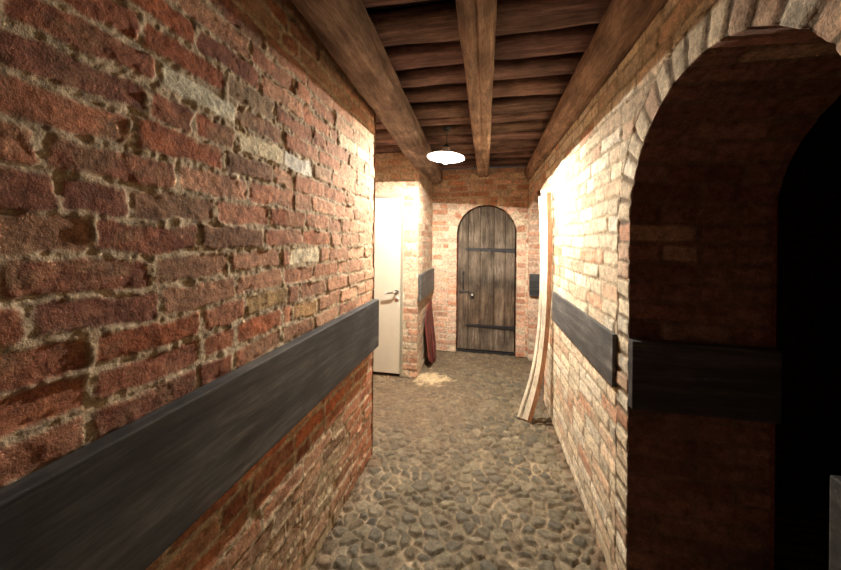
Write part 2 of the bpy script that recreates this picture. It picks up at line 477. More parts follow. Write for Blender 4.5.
# --- left wall
def lime_and_light(U, V):
    """old limewash left on the left wall: cream toward the corner, with lamplight painted in there, grey-yellow and crumbling low down"""
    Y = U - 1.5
    hi = sstep(0.80, 1.95, Y + 0.25 * fbm(U * 5, V * 7, 201, 3)) * sstep(1.0, 1.25, V) * 0.72  # cream limewash, also lifting the wall's brightness toward the lamp
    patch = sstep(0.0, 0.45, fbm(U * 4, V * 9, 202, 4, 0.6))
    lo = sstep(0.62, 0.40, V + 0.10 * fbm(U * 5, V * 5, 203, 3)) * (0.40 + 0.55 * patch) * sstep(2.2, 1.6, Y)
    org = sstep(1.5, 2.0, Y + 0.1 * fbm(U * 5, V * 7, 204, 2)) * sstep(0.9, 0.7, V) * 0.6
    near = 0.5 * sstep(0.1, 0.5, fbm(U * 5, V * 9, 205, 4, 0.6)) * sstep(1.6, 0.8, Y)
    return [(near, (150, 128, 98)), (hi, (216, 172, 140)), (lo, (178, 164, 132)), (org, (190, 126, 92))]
CH = 0.077
def rowz(z): return int(math.floor(z / CH))
U0 = 1.5   # u = Y + 1.5
sp_left = [(rowz(1.912), 0.645 + U0, 0.90 + U0, (220, 212, 186)),
           (rowz(1.83), 0.90 + U0, 1.13 + U0, (232, 216, 180)),
           (rowz(1.83), 1.14 + U0, 1.36 + U0, (238, 232, 216)),
           (rowz(1.405), 1.19 + U0, 1.43 + U0, (242, 228, 196)),
           (rowz(2.06), 1.62 + U0, 1.86 + U0, (218, 200, 166)),
           (rowz(2.06), 1.87 + U0, 2.10 + U0, (218, 206, 184)),
           (rowz(1.25), 0.95 + U0, 1.18 + U0, (176, 146, 104)),
           (rowz(1.17), 1.22 + U0, 1.42 + U0, (190, 150, 104))]
acc = Acc()
zs = axis_pts((0.0, 0.6, 0.006), (0.6, 2.2, 0.0042), (2.2, 2.45, 0.006))
path_wall(acc, [(XL, -1.5), (XL, 0.30)], [0.02], axis_pts((0, 2.45, 0.02)), RED, 3, 0.0)
path_wall(acc, [(XL, 0.30), (XL, YE)], [0.0044], zs, RED, 3, 1.8, sp_left, washmap=lime_and_light)
path_wall(acc, [(XL, YE), (-2.1, YE)], [0.012], axis_pts((0, 2.45, 0.012)), RED, 3, 1.8 + YE - 0.30)
acc.box((-1.0, -1.5, 0), (XL - 0.035, YE - 0.035, 2.45), BK)
wl = acc.build('wall_left', M_BRICK); struct(wl, 'rough red brick wall along the left of the passage', 'wall')

# --- right wall: big arch near the camera, second arch before the back wall
SKEW = 0.016
AR1 = Arch(1.028, 0.435, 1.567, 0.435)
AR2 = Arch(3.80, 0.53, 1.52, 0.53)
OR, AY, NX = (XR, 0, 0), (0, 1, 0), (-1, 0, 0)
acc = Acc()
ZR = 2.272
plane_wall(acc, OR, AY, NX, axis_pts((-1.5, 0.3, 0.02), (0.3, 3.6, 0.0062), (3.6, YB, 0.012)), axis_pts((0, ZR, 0.0062)), CREAM, 11, [AR1, AR2])
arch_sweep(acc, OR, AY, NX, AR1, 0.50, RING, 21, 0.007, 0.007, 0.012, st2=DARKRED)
arch_sweep(acc, OR, AY, NX, AR2, 0.50, PINK, 22, 0.010, 0.010, 0.012)
acc.box((XR + 0.035, AR1.c + AR1.a + 0.03, 0), (XR + 0.49, AR2.c - AR2.a - 0.03, 1.5), BK)
acc.box((XR + 0.035, -1.5, 0), (XR + 0.49, AR1.c - AR1.a - 0.03, 1.5), BK)
acc.box((XR + 0.035, -1.5, AR1.spring + AR1.rise + 0.03), (XR + 0.49, YB, ZR - 0.002), BK)
acc.box((XR + 0.16, -1.5, ZR - 0.002), (XR + 0.49, YB, ZT - 0.01), BK)
acc.box((XR + 0.49, -1.5, 0), (XR + 0.50, AR1.c - AR1.a, ZT - 0.01), BK)
acc.box((XR + 0.49, AR1.c + AR1.a, 0), (XR + 0.50, AR2.c - AR2.a, ZT - 0.01), BK)
acc.box((XR + 0.49, AR1.c - AR1.a, 2.004), (XR + 0.50, AR1.c + AR1.a, ZT - 0.01), BK)
acc.box((XR + 0.49, AR2.c - AR2.a, 2.054), (XR + 0.50, YB, ZT - 0.01), BK)
for V_ in acc.v:      # the wall runs slightly inward toward the back
    V_[:, 0] -= SKEW * np.clip(V_[:, 1] - 1.5, 0, None)
wr = acc.build('wall_right', M_BRICK); struct(wr, 'cream limewashed brick wall with two arched openings on the right', 'wall')

# --- back wall with the arched door
ARD = Arch(-0.022, 0.385, 1.585, 0.385, ring=0.12)
acc = Acc()
OB, AX, NY = (0, YB, 0), (1, 0, 0), (0, -1, 0)
plane_wall(acc, OB, AX, NY, axis_pts((XP - 0.02, XR + 0.02, 0.0075)), axis_pts((0, ZT, 0.0075)), PINK, 31, [ARD])
arch_sweep(acc, OB, AX, NY, ARD, 0.10, PINK, 33, 0.008, 0.008, 0.010)
acc.box((XP - 0.3, YB + 0.035, 0), (ARD.c - ARD.a - 0.03, YB + 0.25, ZT), BK)
acc.box((ARD.c + ARD.a + 0.03, YB + 0.035, 0), (XR + 0.5, YB + 0.25, ZT), BK)
acc.box((ARD.c - ARD.a - 0.03, YB + 0.035, 2.0), (ARD.c + ARD.a + 0.03, YB + 0.25, ZT), BK)
acc.box((ARD.c - ARD.a - 0.03, YB + 0.18, 0), (ARD.c + ARD.a + 0.03, YB + 0.25, 2.0), BK)
wb = acc.build('wall_back', M_BRICK); struct(wb, 'pinkish brick end wall around the arched wooden door', 'wall')

# --- pier with the white door (face toward the camera, then the side running to the back wall)
acc = Acc()
DX0, DX1, DZ = -1.72, -0.915, 1.985        # opening of the white door
path_wall(acc, [(-2.1, YP), (XP, YP), (XP, YB)], [0.008, 0.008], axis_pts((0, ZT, 0.0078)), PIER, 41, 0.0,
          hole=(DX0 + 2.1, DX1 + 2.1, DZ))
acc.box((-2.1, YP + 0.035, 0), (DX0 - 0.01, YB - 0.02, ZT), BK)
acc.box((DX1 + 0.01, YP + 0.035, 0), (XP - 0.035, YB + 0.02, ZT), BK)
acc.box((DX0 - 0.01, YP + 0.035, DZ + 0.01), (DX1 + 0.01, YB - 0.02, ZT), BK)
acc.box((DX0 - 0.01, YP + 0.25, 0), (DX1 + 0.01, YB - 0.02, DZ + 0.01), BK)
wp = acc.build('wall_pier', M_BRICK); struct(wp, 'brick pier wall holding the white door left of the lamp', 'wall')

# --- walls the photo only hints at: the side recess and the dark room beyond the big arch
acc = Acc()
path_wall(acc, [(-2.1, YE), (-2.1, YP)], [0.02], axis_pts((0, ZT, 0.02)), PINK, 51)
acc.box((-2.2, YE - 0.3, 0), (-2.14, YP + 0.3, ZT), BK)
wc = acc.build('wall_recess', M_BRICK); struct(wc, 'brick wall closing the side recess beside the white door', 'wall')
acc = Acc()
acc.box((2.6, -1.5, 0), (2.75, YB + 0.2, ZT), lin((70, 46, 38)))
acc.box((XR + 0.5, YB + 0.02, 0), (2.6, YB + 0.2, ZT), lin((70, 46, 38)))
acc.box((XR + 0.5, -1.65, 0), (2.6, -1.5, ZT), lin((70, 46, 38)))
acc.box((XR + 0.44, 2.3, -0.05), (2.65, 2.4, ZT + 0.05), lin((70, 46, 38)))  # unseen partition, added to keep stray light out of the dark room
wd = acc.build('wall_side_room', M_BRICK); struct(wd, 'unlit brick walls of the room through the big arch, with an added light-blocking partition', 'wall')
acc = Acc()
acc.box((-1.0, -1.65, 0), (XR + 0.5, -1.5, ZT), BK)
wf = acc.build('wall_front', M_BRICK); struct(wf, 'brick wall closing the passage behind the camera', 'wall')

# ------------------------------------------------------------------ floor: rough cobbles
def cobbles(X, Y):
    s = 0.074; seed = 77
    Xw = X + 0.008 * vnoise(X * 14, Y * 14, 3) + 0.006 * vnoise(X * 48, Y * 48, 4)
    Yw = Y + 0.008 * vnoise(X * 14, Y * 14, 5) + 0.006 * vnoise(X * 48, Y * 48, 6)
    gx = Xw / s; gy = Yw / (s * 0.86)
    ix = np.floor(gx); iy = np.floor(gy)
    F1 = np.full(X.shape, 9.0); F2 = F1.copy(); ID = np.zeros(X.shape, np.int64); dx1 = np.zeros(X.shape); dy1 = np.zeros(X.shape)
    for a in (-2, -1, 0, 1, 2):
        for b in (-2, -1, 0, 1, 2):
            cx = ix + a; cy = iy + b
            jx = cx + 0.5 + 0.86 * (_hash(cx, cy, seed) - 0.5) + 0.5 * (np.mod(cy, 2) - 0.5)
            jy = cy + 0.5 + 0.86 * (_hash(cx, cy, seed + 1) - 0.5)
            ex = gx - jx; ey = gy - jy
            d = np.sqrt(ex ** 2 + ey ** 2) - 0.22 * _hash(cx, cy, seed + 2)
            n = d < F1
            F2 = np.where(n, F1, np.minimum(F2, d))
            ID = np.where(n, (cx * 4001 + cy).astype(np.int64), ID)
            dx1 = np.where(n, ex, dx1); dy1 = np.where(n, ey, dy1)
            F1 = np.where(n, d, F1)
    edge = (F2 - F1) * 0.5 * s
    Hh = lambda k: _hash(ID, ID * 0 + 5, 900 + k)
    # trodden earth covers the stones toward the recess and the back door
    dirt = sstep(0.30, -0.75, X + 0.35 * fbm(X * 2.2, Y * 2.2, 60, 3)) * sstep(2.0, 3.0, Y + 0.3 * vnoise(X * 3, Y * 3, 61))
    dirt = np.maximum(dirt, 0.75 * sstep(3.2, 4.2, Y + 0.4 * fbm(X * 3, Y * 3, 62, 2)))
    j = 0.0035 + 0.005 * (0.5 + 0.5 * vnoise(X * 9, Y * 9, 63)) + 0.002 * vnoise(X * 60, Y * 60, 64)
    m = sstep(j - 0.002, j + 0.004, edge)
    top = 0.010 * (Hh(1) - 0.4) + 0.022 * (Hh(2) - 0.5) * dx1 + 0.022 * (Hh(3) - 0.5) * dy1 + 0.005 * fbm(X * 30, Y * 30, 65, 3) + 0.003 * sstep(0.0, 0.02, edge)
    jnt = -0.011 + 0.004 * fbm(X * 30, Y * 30, 66, 3)
    amp = 1 - 0.62 * dirt
    h = (jnt * (1 - m) + top * m) * amp + 0.010 * fbm(X * 2.5, Y * 2.5, 67, 2)
    h = h + dirt * 0.004 * fbm(X * 40, Y * 40, 68, 3)
    pal = np.array([lin(c) for c in ((110, 101, 82), (101, 93, 77), (118, 107, 86), (93, 87, 74), (122, 111, 91), (110, 97, 77))])
    C = pal[np.clip((Hh(4) * len(pal)).astype(int), 0, len(pal) - 1)] * (0.78 + 0.36 * Hh(5) + 0.22 * fbm(X * 22, Y * 22, 79, 3))[..., None]
    jc = lin((150, 132, 106)) * (0.75 + 0.35 * fbm(X * 18, Y * 18, 69, 3))[..., None]
    sand = sstep(0.1, 0.5, fbm(X * 3.5, Y * 3.5, 70, 3))[..., None]
    jc = jc * (0.75 + 0.5 * sand)
    C = C * m[..., None] + jc * (1 - m[..., None])
    dc = lin((118, 98, 76)) * (0.85 + 0.35 * fbm(X * 12, Y * 12, 71, 4))[..., None]
    w = (dirt * (0.62 + 0.3 * fbm(X * 9, Y * 9, 72, 3)))[..., None]
    C = C * (1 - w) + dc * w
    # pale mortar rubble at the foot of the pier
    pr = np.hypot((X + 0.60) / 0.26, (Y - 3.52) / 0.20) + 0.55 * fbm(X * 16, Y * 16, 73, 3)
    q = (sstep(1.0, 0.3, pr) * 0.85)[..., None]
    C = C * (1 - q) + lin((206, 184, 146)) * q
    h = h + q[..., 0] * (0.008 + 0.008 * vnoise(X * 50, Y * 50, 74))
    # debris along the foot of the walls
    foot = np.maximum(sstep(0.10, 0.0, np.abs(X - XL) + 0.05 * vnoise(X * 10, Y * 10, 75)) * (Y < YE), sstep(0.08, 0.0, np.abs(X - XR) + 0.04 * vnoise(X * 10, Y * 10, 76)))
    C = C * (1 - 0.55 * foot[..., None]) + lin((112, 88, 68)) * 0.55 * foot[..., None]
    h = h + 0.012 * foot * (0.6 + 0.4 * vnoise(X * 35, Y * 35, 78))
    return h, C

xs = axis_pts((-2.1, -1.25, 0.02), (-1.25, 0.60, 0.0066), (0.60, 1.1, 0.012), (1.1, 2.6, 0.06))
ys = axis_pts((-1.5, 1.1, 0.05), (1.1, 2.8, 0.0062), (2.8, YB + 0.18, 0.008))
XX, YY = np.meshgrid(xs, ys, indexing='ij')
h, C = cobbles(XX, YY)
acc = Acc()
acc.grid(np.stack([XX, YY, h - 0.008], -1), C)
acc.box((-2.1, -1.5, -0.15), (2.6, YB + 0.18, -0.06), BK)
fl = acc.build('floor', M_COBBLE); struct(fl, 'uneven grey cobblestone floor with sandy joints', 'floor')

# ------------------------------------------------------------------ ceiling boards
acc = Acc()
rng = random.Random(5)
bxs = np.linspace(-2.12, 2.6, 190)
def board(y0, y1, zb, zt, sd, tint):
    """one waney-edged board running across the passage"""
    n = 14
    prof = []
    for k in range(n):
        a = 2 * math.pi * k / n + math.pi / n
        ca, sa = math.cos(a), math.sin(a)
        p = 5.0
        r = (abs(ca) ** p + abs(sa) ** p) ** (-1 / p)
        prof.append((ca * r, sa * r))
    prof.append(prof[0])
    prof = np.array(prof)
    cy, cz, hy, hz = (y0 + y1) / 2, (zb + zt) / 2, (y1 - y0) / 2, (zt - zb) / 2
    Xg = np.repeat(bxs[:, None], n + 1, 1)
    wy = 1 + 0.12 * vnoise(bxs * 2.2, bxs * 0 + sd, 1)[:, None] + 0.05 * vnoise(bxs * 9, bxs * 0 + sd, 2)[:, None]
    Yg = cy + 0.014 * vnoise(bxs * 1.3, bxs * 0 + sd, 3)[:, None] + prof[None, :, 0] * hy * wy
    Zg = cz + 0.006 * vnoise(bxs * 1.7, bxs * 0 + sd, 4)[:, None] + prof[None, :, 1] * hz
    Zg = np.where(prof[None, :, 1] < 0, Zg + 0.004 * vnoise(Xg * 7, Yg * 30, 5), Zg)
    Cg = np.broadcast_to(np.array(tint), Xg.shape + (3,)) * (0.9 + 0.25 * vnoise(Xg * 3 + sd, Yg * 8, 8))[..., None]
    acc.grid(np.stack([Xg, Yg, Zg], -1), Cg)
y = -1.5
k = 0
while y < YB - 0.02:
    p = rng.uniform(0.225, 0.27); w = p * rng.uniform(0.60, 0.72)
    t = rng.uniform(0.8, 1.25)
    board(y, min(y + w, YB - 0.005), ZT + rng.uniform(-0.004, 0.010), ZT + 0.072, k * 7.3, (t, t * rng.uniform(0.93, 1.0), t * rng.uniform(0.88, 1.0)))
    board(y + w - 0.03, min(y + p + 0.03, YB - 0.002), ZT + 0.076, ZT + 0.112, k * 7.3 + 3, (t * 0.6, t * 0.56, t * 0.58))  # recessed boards tinted darker, shade of the gaps put into their colour
    y += p; k += 1
acc.box((-2.2, -1.65, ZT + 0.110), (2.75, YB + 0.25, ZT + 0.15), np.array((0.5, 0.5, 0.5)))
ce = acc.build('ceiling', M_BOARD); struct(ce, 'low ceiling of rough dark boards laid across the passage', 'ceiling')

# ------------------------------------------------------------------ beams
def beam(name, path, hw, hz, p, label, seed, groove=0.0, flat_top=None, tint=(1, 1, 1), ny=220, na=44):
    """timber along Y; path(y) -> (x, z centre), half sizes hw(y), hz(y), superellipse power p"""
    ysb = np.linspace(-1.49, YB - 0.012, ny)
    ang = np.linspace(0, 2 * math.pi, na + 1) - math.pi / 2
    ca, sa = np.cos(ang), np.sin(ang)
    r = (np.abs(ca) ** p + np.abs(sa) ** p) ** (-1 / p)
    px, pz = ca * r, sa * r
    X = np.zeros((ny, na + 1)); Z = X.copy(); Yg = np.repeat(ysb[:, None], na + 1, 1)
    A = np.repeat(ang[None], ny, 0); A[:, -1] = A[:, 0]
    for i, yy in enumerate(ysb):
        cx, cz = path(yy)
        X[i] = cx + px * hw(yy); Z[i] = cz + pz * hz(yy)
    ca2, sa2 = np.cos(A), np.sin(A)
    nz = 0.007 * fbm(Yg * 3.5 + seed, A * 0 + ca2 * 1.2 + sa2 * 1.7, seed, 3) + 0.0035 * fbm(Yg * 5, ca2 * 8 + sa2 * 9, seed + 3, 3) + 0.002 * vnoise(Yg * 30, ca2 * 12 + sa2 * 14, seed + 5)
    if groove:
        c0 = -math.pi / 2 + 0.18 * vnoise(ysb * 0.9, ysb * 0, seed + 9)[:, None]
        dA = np.minimum(np.abs(A - c0), np.abs(A - c0 - 2 * math.pi))
        nz = nz - groove * np.exp(-(dA / 0.10) ** 2) * (0.4 + 0.6 * sstep(-0.4, 0.3, vnoise(ysb * 1.6, ysb * 0 + 3, seed + 11)))[:, None]
    X = X + ca2 * nz; Z = Z + sa2 * nz
    t = np.array(tint)
    Cg = np.broadcast_to(t, X.shape + (3,)) * (0.95 + 0.28 * fbm(Yg * 2.5, ca2 * 3 + sa2 * 4, seed + 20, 3))[..., None]
    V = np.stack([X, Yg, Z], -1)
    a = Acc(); a.grid(V, Cg)
    # caps
    for i in (0, ny - 1):
        ctr = V[i, :-1].mean(0)
        ring2 = np.stack([V[i], ctr + (V[i] - ctr) * 0.02], 0)
        a.grid(ring2 if i else ring2[::-1], np.stack([Cg[i], Cg[i]], 0))
    o = a.build(name, M_BEAM)
    # origin at the beam's own base point
    c = Vector((path(1.5)[0], 1.5, path(1.5)[1] - hz(1.5)))
    o.data.transform(Matrix.Translation(-c)); o.location = c
    return tag(o, label, 'beam', 'beams under the ceiling boards', 'thing')

lerp = lambda a, b, t: a + (b - a) * t
tt = lambda y: (y - 1.0) / 3.45
beam('timber_beam', lambda y: (lerp(-0.585, -0.735, tt(y)), lerp(2.385, 2.36, tt(y))), lambda y: lerp(0.105, 0.125, tt(y)), lambda y: lerp(0.080, 0.104, tt(y)), 3.2,
     'broad rough ceiling beam over the left brick wall', 101, tint=(0.82, 0.80, 0.82))
beam('timber_beam', lambda y: (lerp(-0.050, -0.070, tt(y)), 2.400), lambda y: 0.072, lambda y: 0.062, 5.0,
     'narrow squared ceiling beam down the middle, split along its underside', 102, groove=0.018, tint=(1.05, 0.98, 0.92))
beam('timber_beam', lambda y: (lerp(0.553, 0.560, tt(y)), 2.388), lambda y: 0.107, lambda y: 0.105, 2.0,
     'round log beam lying along the top of the right wall', 103, tint=(1.0, 0.90, 0.82))

# ------------------------------------------------------------------ wall rails
def rail(a, b, mat, label, bolts=()):
    o_c = ((a[0] + b[0]) / 2, (a[1] + b[1]) / 2, a[2])
    bm = bmesh.new()
    bm_box(bm, [a[i] - o_c[i] for i in range(3)], [b[i] - o_c[i] for i in range(3)], 0.004, 2)
    o = bm_obj('wall_rail', bm, mat); o.location = o_c
    return tag(o, label, 'rail', 'dark boards fixed along the brick walls')
rail((XL + 0.002, -1.2, 0.775), (XL + 0.047, 2.150, 1.092), M_RAIL, 'long wide charcoal wooden rail on the left brick wall')
rr = rail((XR - 0.014, 1.575, 0.868), (XR + 0.004, 2.835, 1.098), M_RAIL_LIT, 'charcoal wooden rail on the cream right wall, ending behind the leaning battens')
rr.rotation_euler.z = math.atan(SKEW); rr.location.x -= SKEW * (rr.location.y - 1.5)
rail((XP + 0.002, YP + 0.005, 0.835), (XP + 0.032, YB - 0.03, 1.12), M_RAIL_LIT, 'short charcoal rail on the pier between white door and arched door')
rail((XR + 0.004, AR1.c + AR1.a - 0.042, 0.85), (XR + 0.49, AR1.c + AR1.a - 0.002, 1.115), M_RAILX, 'black rail inside the big arch, across its far brick jamb')
rail((XR + 0.006, AR1.c - AR1.a + 0.002, 0.85), (XR + 0.49, AR1.c - AR1.a + 0.078, 1.12), M_RAILX, 'rail on the near jamb of the big arch, cut off at the right edge')
rail((XR - 0.040, AR2.c + AR2.a - 0.042, 0.82), (XR + 0.49, AR2.c + AR2.a - 0.002, 1.09), M_RAILX, 'small dark rail in the far archway between arched door and leaning battens')

# ------------------------------------------------------------------ arched wooden door
DY = YB + 0.055
door = thing('door_1', (ARD.c, DY, 0.0), 'weathered arched plank door with black iron straps in the end wall', 'door', kind='structure')
def door_leaf():
    a = Acc()
    R = ARD.a - 0.012; sp = ARD.spring
    edges = [-R, -0.235, -0.075, 0.105, 0.25, R]
    rngd = random.Random(4)
    for e0, e1 in zip(edges[:-1], edges[1:]):
        xsd = np.linspace(e0 + 0.002, e1 - 0.002, 22)
        top = sp + np.sqrt(np.maximum(R ** 2 - xsd ** 2, 0))
        zz = np.linspace(0, 1, 120)
        X = np.repeat(xsd[:, None], 120, 1)
        Z = 0.035 + (top[:, None] - 0.035) * zz[None]
        dd = np.minimum(X - e0, e1 - X)
        t = rngd.uniform(0.85, 1.15)
        yo = rngd.uniform(-0.003, 0.003)
        Yd = yo + 0.008 * sstep(0.008, 0.0, dd) + 0.0025 * fbm(X * 20, Z * 4, 5, 3)
        # weather: greyer above and worn brown below the latch; a darker band crosses at mid height
        band = np.exp(-((Z - 0.93 + 0.10 * X - 0.05 * fbm(X * 4, Z * 2, 7, 2)) / 0.085) ** 2) * 0.45
        c = np.ones(X.shape + (3,)) * t
        c = c * (1 - band)[..., None]
        low = sstep(1.0, 0.75, Z) * sstep(0.25, 0.45, Z)
        c = c * (1 - low[..., None] * np.array((0.16, 0.24, 0.30)))
        c = c * (1 + 0.22 * fbm(X * 9, Z * 3, 9, 3))[..., None]
        a.grid(np.stack([X, Yd, Z], -1), c)
        # edges and back of the plank
        a.grid(np.stack([np.stack([X[0], Yd[0], Z[0]], -1), np.stack([X[0], Yd[0] * 0 + 0.045, Z[0]], -1)], 0), np.stack([c[0], c[0]], 0))
        a.grid(np.stack([np.stack([X[-1], Yd[-1], Z[-1]], -1), np.stack([X[-1], Yd[-1] * 0 + 0.045, Z[-1]], -1)], 0), np.stack([c[-1], c[-1]], 0))
        a.grid(np.stack([np.stack([X[:, -1], Yd[:, -1], Z[:, -1]], -1), np.stack([X[:, -1], Yd[:, -1] * 0 + 0.045, Z[:, -1]], -1)], 0), np.stack([c[:, -1], c[:, -1]], 0))
        a.grid(np.stack([X, Yd * 0 + 0.045, Z], -1), c)
    return a.build('plank_leaf', M_DOORW, door)
door_leaf()
for (z, x0) in ((1.375, -0.285), (0.352, -0.270)):
    bm = bmesh.new()
    n = 14
    pts = []
    for k in range(n + 1):
        t = k / n; x = x0 + (0.368 - x0) * t
        w = 0.017 + 0.010 * t
        if k == 0: w = 0.004
        if k == 1: w = 0.024
        pts.append((x, w))
    vt = []
    for x, w in pts:
        zc = z + 0.010 * (0.5 - (x - x0) / 0.65)
        vt.append([bm.verts.new((x, yy, zc + s * w)) for yy, s in ((-0.004, -1), (-0.012, -0.8), (-0.012, 0.8), (-0.004, 1))])
    for A, B in zip(vt[:-1], vt[1:]):
        for q in range(4): bm.faces.new((A[q], A[(q + 1) % 4], B[(q + 1) % 4], B[q]))
    bm.faces.new(vt[0]); bm.faces.new(vt[-1][::-1])
    bm_tube(bm, [(0.366, -0.010, z - 0.045), (0.366, -0.010, z + 0.035)], 0.010, 10)
    hg = bm_obj('strap_hinge', bm, M_IRON, door)
    bm = bmesh.new()
    for k in range(4):
        x = x0 + 0.06 + k * 0.15
        bm_lathe(bm, [(0.0, 0.006), (0.006, 0.004), (0.009, 0.0)], 10, (0, 0, 0))
        for v in bm.verts:
            if abs(v.co.y) < 0.02 and not v.tag:
                v.co = Vector((x + v.co.x, -0.012 - v.co.z, z + 0.010 * (0.5 - (x - x0) / 0.65) + v.co.y)); v.tag = True
    bm_obj('rivet', bm, M_IRON, hg)
# pull handle, latch bar, keyhole plate
bm = bmesh.new()
bm_tube(bm, [(-0.300, -0.002, 1.06), (-0.300, -0.035, 1.045), (-0.300, -0.042, 0.96), (-0.300, -0.035, 0.865), (-0.300, -0.002, 0.85)], 0.009, 8)
bm_box(bm, (-0.314, -0.008, 1.045), (-0.286, 0.0, 1.085), 0.003)
bm_box(bm, (-0.314, -0.008, 0.825), (-0.286, 0.0, 0.862), 0.003)
bm_obj('pull_handle', bm, M_IRON, door)
bm = bmesh.new()
bm_box(bm, (-0.365, -0.012, 0.792), (-0.20, 0.0, 0.816), 0.003)
bm_box(bm, (-0.345, -0.020, 0.783), (-0.325, 0.0, 0.826), 0.003)
bm_obj('latch_bar', bm, M_IRON, door)
bm = bmesh.new()
bm_box(bm, (-0.198, -0.010, 0.715), (-0.160, 0.0, 0.800), 0.008, 3)
kp = bm_obj('keyhole_plate', bm, M_IRON, door)
bm = bmesh.new()
bm_lathe(bm, [(0.0, 0.045), (0.012, 0.043), (0.017, 0.034), (0.014, 0.022), (0.008, 0.014), (0.008, 0.0)], 16)
for v in bm.verts: v.co = Vector((-0.178 + v.co.x, -0.010 - v.co.z, 0.775 + v.co.y))
bm_obj('door_knob', bm, M_NICKEL, kp, True)
# threshold
bm = bmesh.new(); bm_box(bm, (-0.384, -0.01, -0.02), (0.384, 0.06, 0.020), 0.006)
bm_obj('threshold', bm, M_IRON, door)

# ------------------------------------------------------------------ white door
wd = thing('door_2', (DX0 + 0.4, YP, 0), 'plain white door with steel lever handle beside the brick pier', 'door', kind='structure')
def loc(x): return x - (DX0 + 0.4)
bm = bmesh.new()
bm_box(bm, (loc(DX0 + 0.022), -0.002, 0.03), (loc(DX1 - 0.022), 0.038, DZ - 0.022), 0.003)
leaf = bm_obj('door_leaf', bm, M_WHITE, wd)
bm = bmesh.new()
for a, b in (((DX0 - 0.012, -0.006, 0.0), (DX0 + 0.018, 0.09, DZ + 0.012)), ((DX1 - 0.018, -0.006, 0.0), (DX1 + 0.012, 0.09, DZ + 0.012)), ((DX0 + 0.018, -0.006, DZ - 0.018), (DX1 - 0.018, 0.09, DZ + 0.012))):
    bm_box(bm, (loc(a[0]), a[1], a[2]), (loc(b[0]), b[1], b[2]), 0.003)
bm_obj('door_frame', bm, M_FRAME, wd)
bm = bmesh.new()
hx, hz = loc(-0.975), 0.93
bm_lathe(bm, [(0.0, 0.010), (0.022, 0.010), (0.026, 0.006), (0.026, 0.0)], 24)
for v in bm.verts: v.co = Vector((hx + v.co.x, -0.002 - v.co.z, hz + v.co.y))
bm_tube(bm, [(hx, -0.006, hz), (hx, -0.045, hz), (hx - 0.012, -0.056, hz), (hx - 0.03, -0.058, hz - 0.002), (hx - 0.075, -0.058, hz - 0.010), (hx - 0.12, -0.056, hz - 0.016)], [0.010, 0.010, 0.011, 0.011, 0.010, 0.009], 12)
bm_obj('lever_handle', bm, M_CHROME, leaf, True)
bm = bmesh.new()
bm_lathe(bm, [(0.0, 0.008), (0.020, 0.008), (0.024, 0.005), (0.024, 0.0)], 24)
for v in bm.verts: v.co = Vector((hx + v.co.x, -0.002 - v.co.z, hz - 0.085 + v.co.y))
bm_box(bm, (hx - 0.004, -0.014, hz - 0.096), (hx + 0.004, -0.008, hz - 0.074), 0.001)
bm_obj('lock_rosette', bm, M_CHROME, leaf)

# ------------------------------------------------------------------ pendant lamp
LP = Vector((-0.360, 2.80, 2.205))
lamp = thing('pendant_lamp', LP, 'lit pendant lamp with shallow white shade hanging between two beams', 'lamp')
TILT = Matrix.Rotation(rad(3.2), 4, 'X').inverted() @ Matrix.Rotation(rad(3.4), 4, 'Y')
def tl(bm): bmesh.ops.transform(bm, matrix=TILT, verts=bm.verts)
bm = bmesh.new()
bm_lathe(bm, [(0.158, 0.0), (0.160, 0.003), (0.158, 0.006), (0.120, 0.022), (0.075, 0.040), (0.042, 0.056), (0.030, 0.066), (0.030, 0.085),
              (0.027, 0.085), (0.027, 0.066), (0.039, 0.053), (0.073, 0.037), (0.118, 0.019), (0.156, 0.002), (0.158, 0.0)], 56)
tl(bm); bm_obj('lamp_shade', bm, M_ENAMEL, lamp, True)
bm = bmesh.new()
bm_lathe(bm, [(0.0, 0.122), (0.012, 0.120), (0.020, 0.108), (0.0265, 0.088), (0.0265, 0.050), (0.016, 0.048), (0.0, 0.048)], 24)
tl(bm); bm_obj('lamp_socket', bm, M_CORD, lamp, True)
bm = bmesh.new()
bm_lathe(bm, [(0.013, 0.050), (0.015, 0.044), (0.024, 0.030), (0.031, 0.006), (0.032, -0.018), (0.028, -0.036), (0.018, -0.052), (0.008, -0.058), (0.0, -0.059)], 32)
tl(bm); bulb = bm_obj('bulb', bm, M_GLASS, lamp, True)
bm = bmesh.new()
bm_tube(bm, [TILT @ Vector((0.008 * math.cos(a), 0.008 * math.sin(a), 0.014 + 0.0003 * math.sin(3 * a))) for a in np.linspace(0, 5.8, 22)], 0.0012, 8)
bm_obj('filament', bm, M_FIL, bulb)
bm = bmesh.new()
top = TILT @ Vector((0, 0, 0.12))
bm_tube(bm, [top, top + Vector((0.001, 0.001, 0.05)), Vector((top.x, top.y, ZT + 0.0 - LP.z - 0.015))], 0.0035, 8)
bm_obj('cord', bm, M_CORD, lamp, True)
bm = bmesh.new()
bm_lathe(bm, [(0.0, -0.030), (0.012, -0.028), (0.036, -0.012), (0.040, -0.002), (0.040, 0.012), (0.0, 0.012)], 24, (top.x, top.y, ZT - LP.z - 0.002))
bm_obj('ceiling_rose', bm, M_CORD, lamp, True)

ld = bpy.data.lights.new('bulb_light', 'POINT')
ld.energy = 60; ld.shadow_soft_size = 0.002; ld.color = (1.0, 0.93, 0.83)
lo = bpy.data.objects.new('bulb_light', ld); COL.objects.link(lo)
lo.location = LP + TILT @ Vector((0, 0, 0.014))

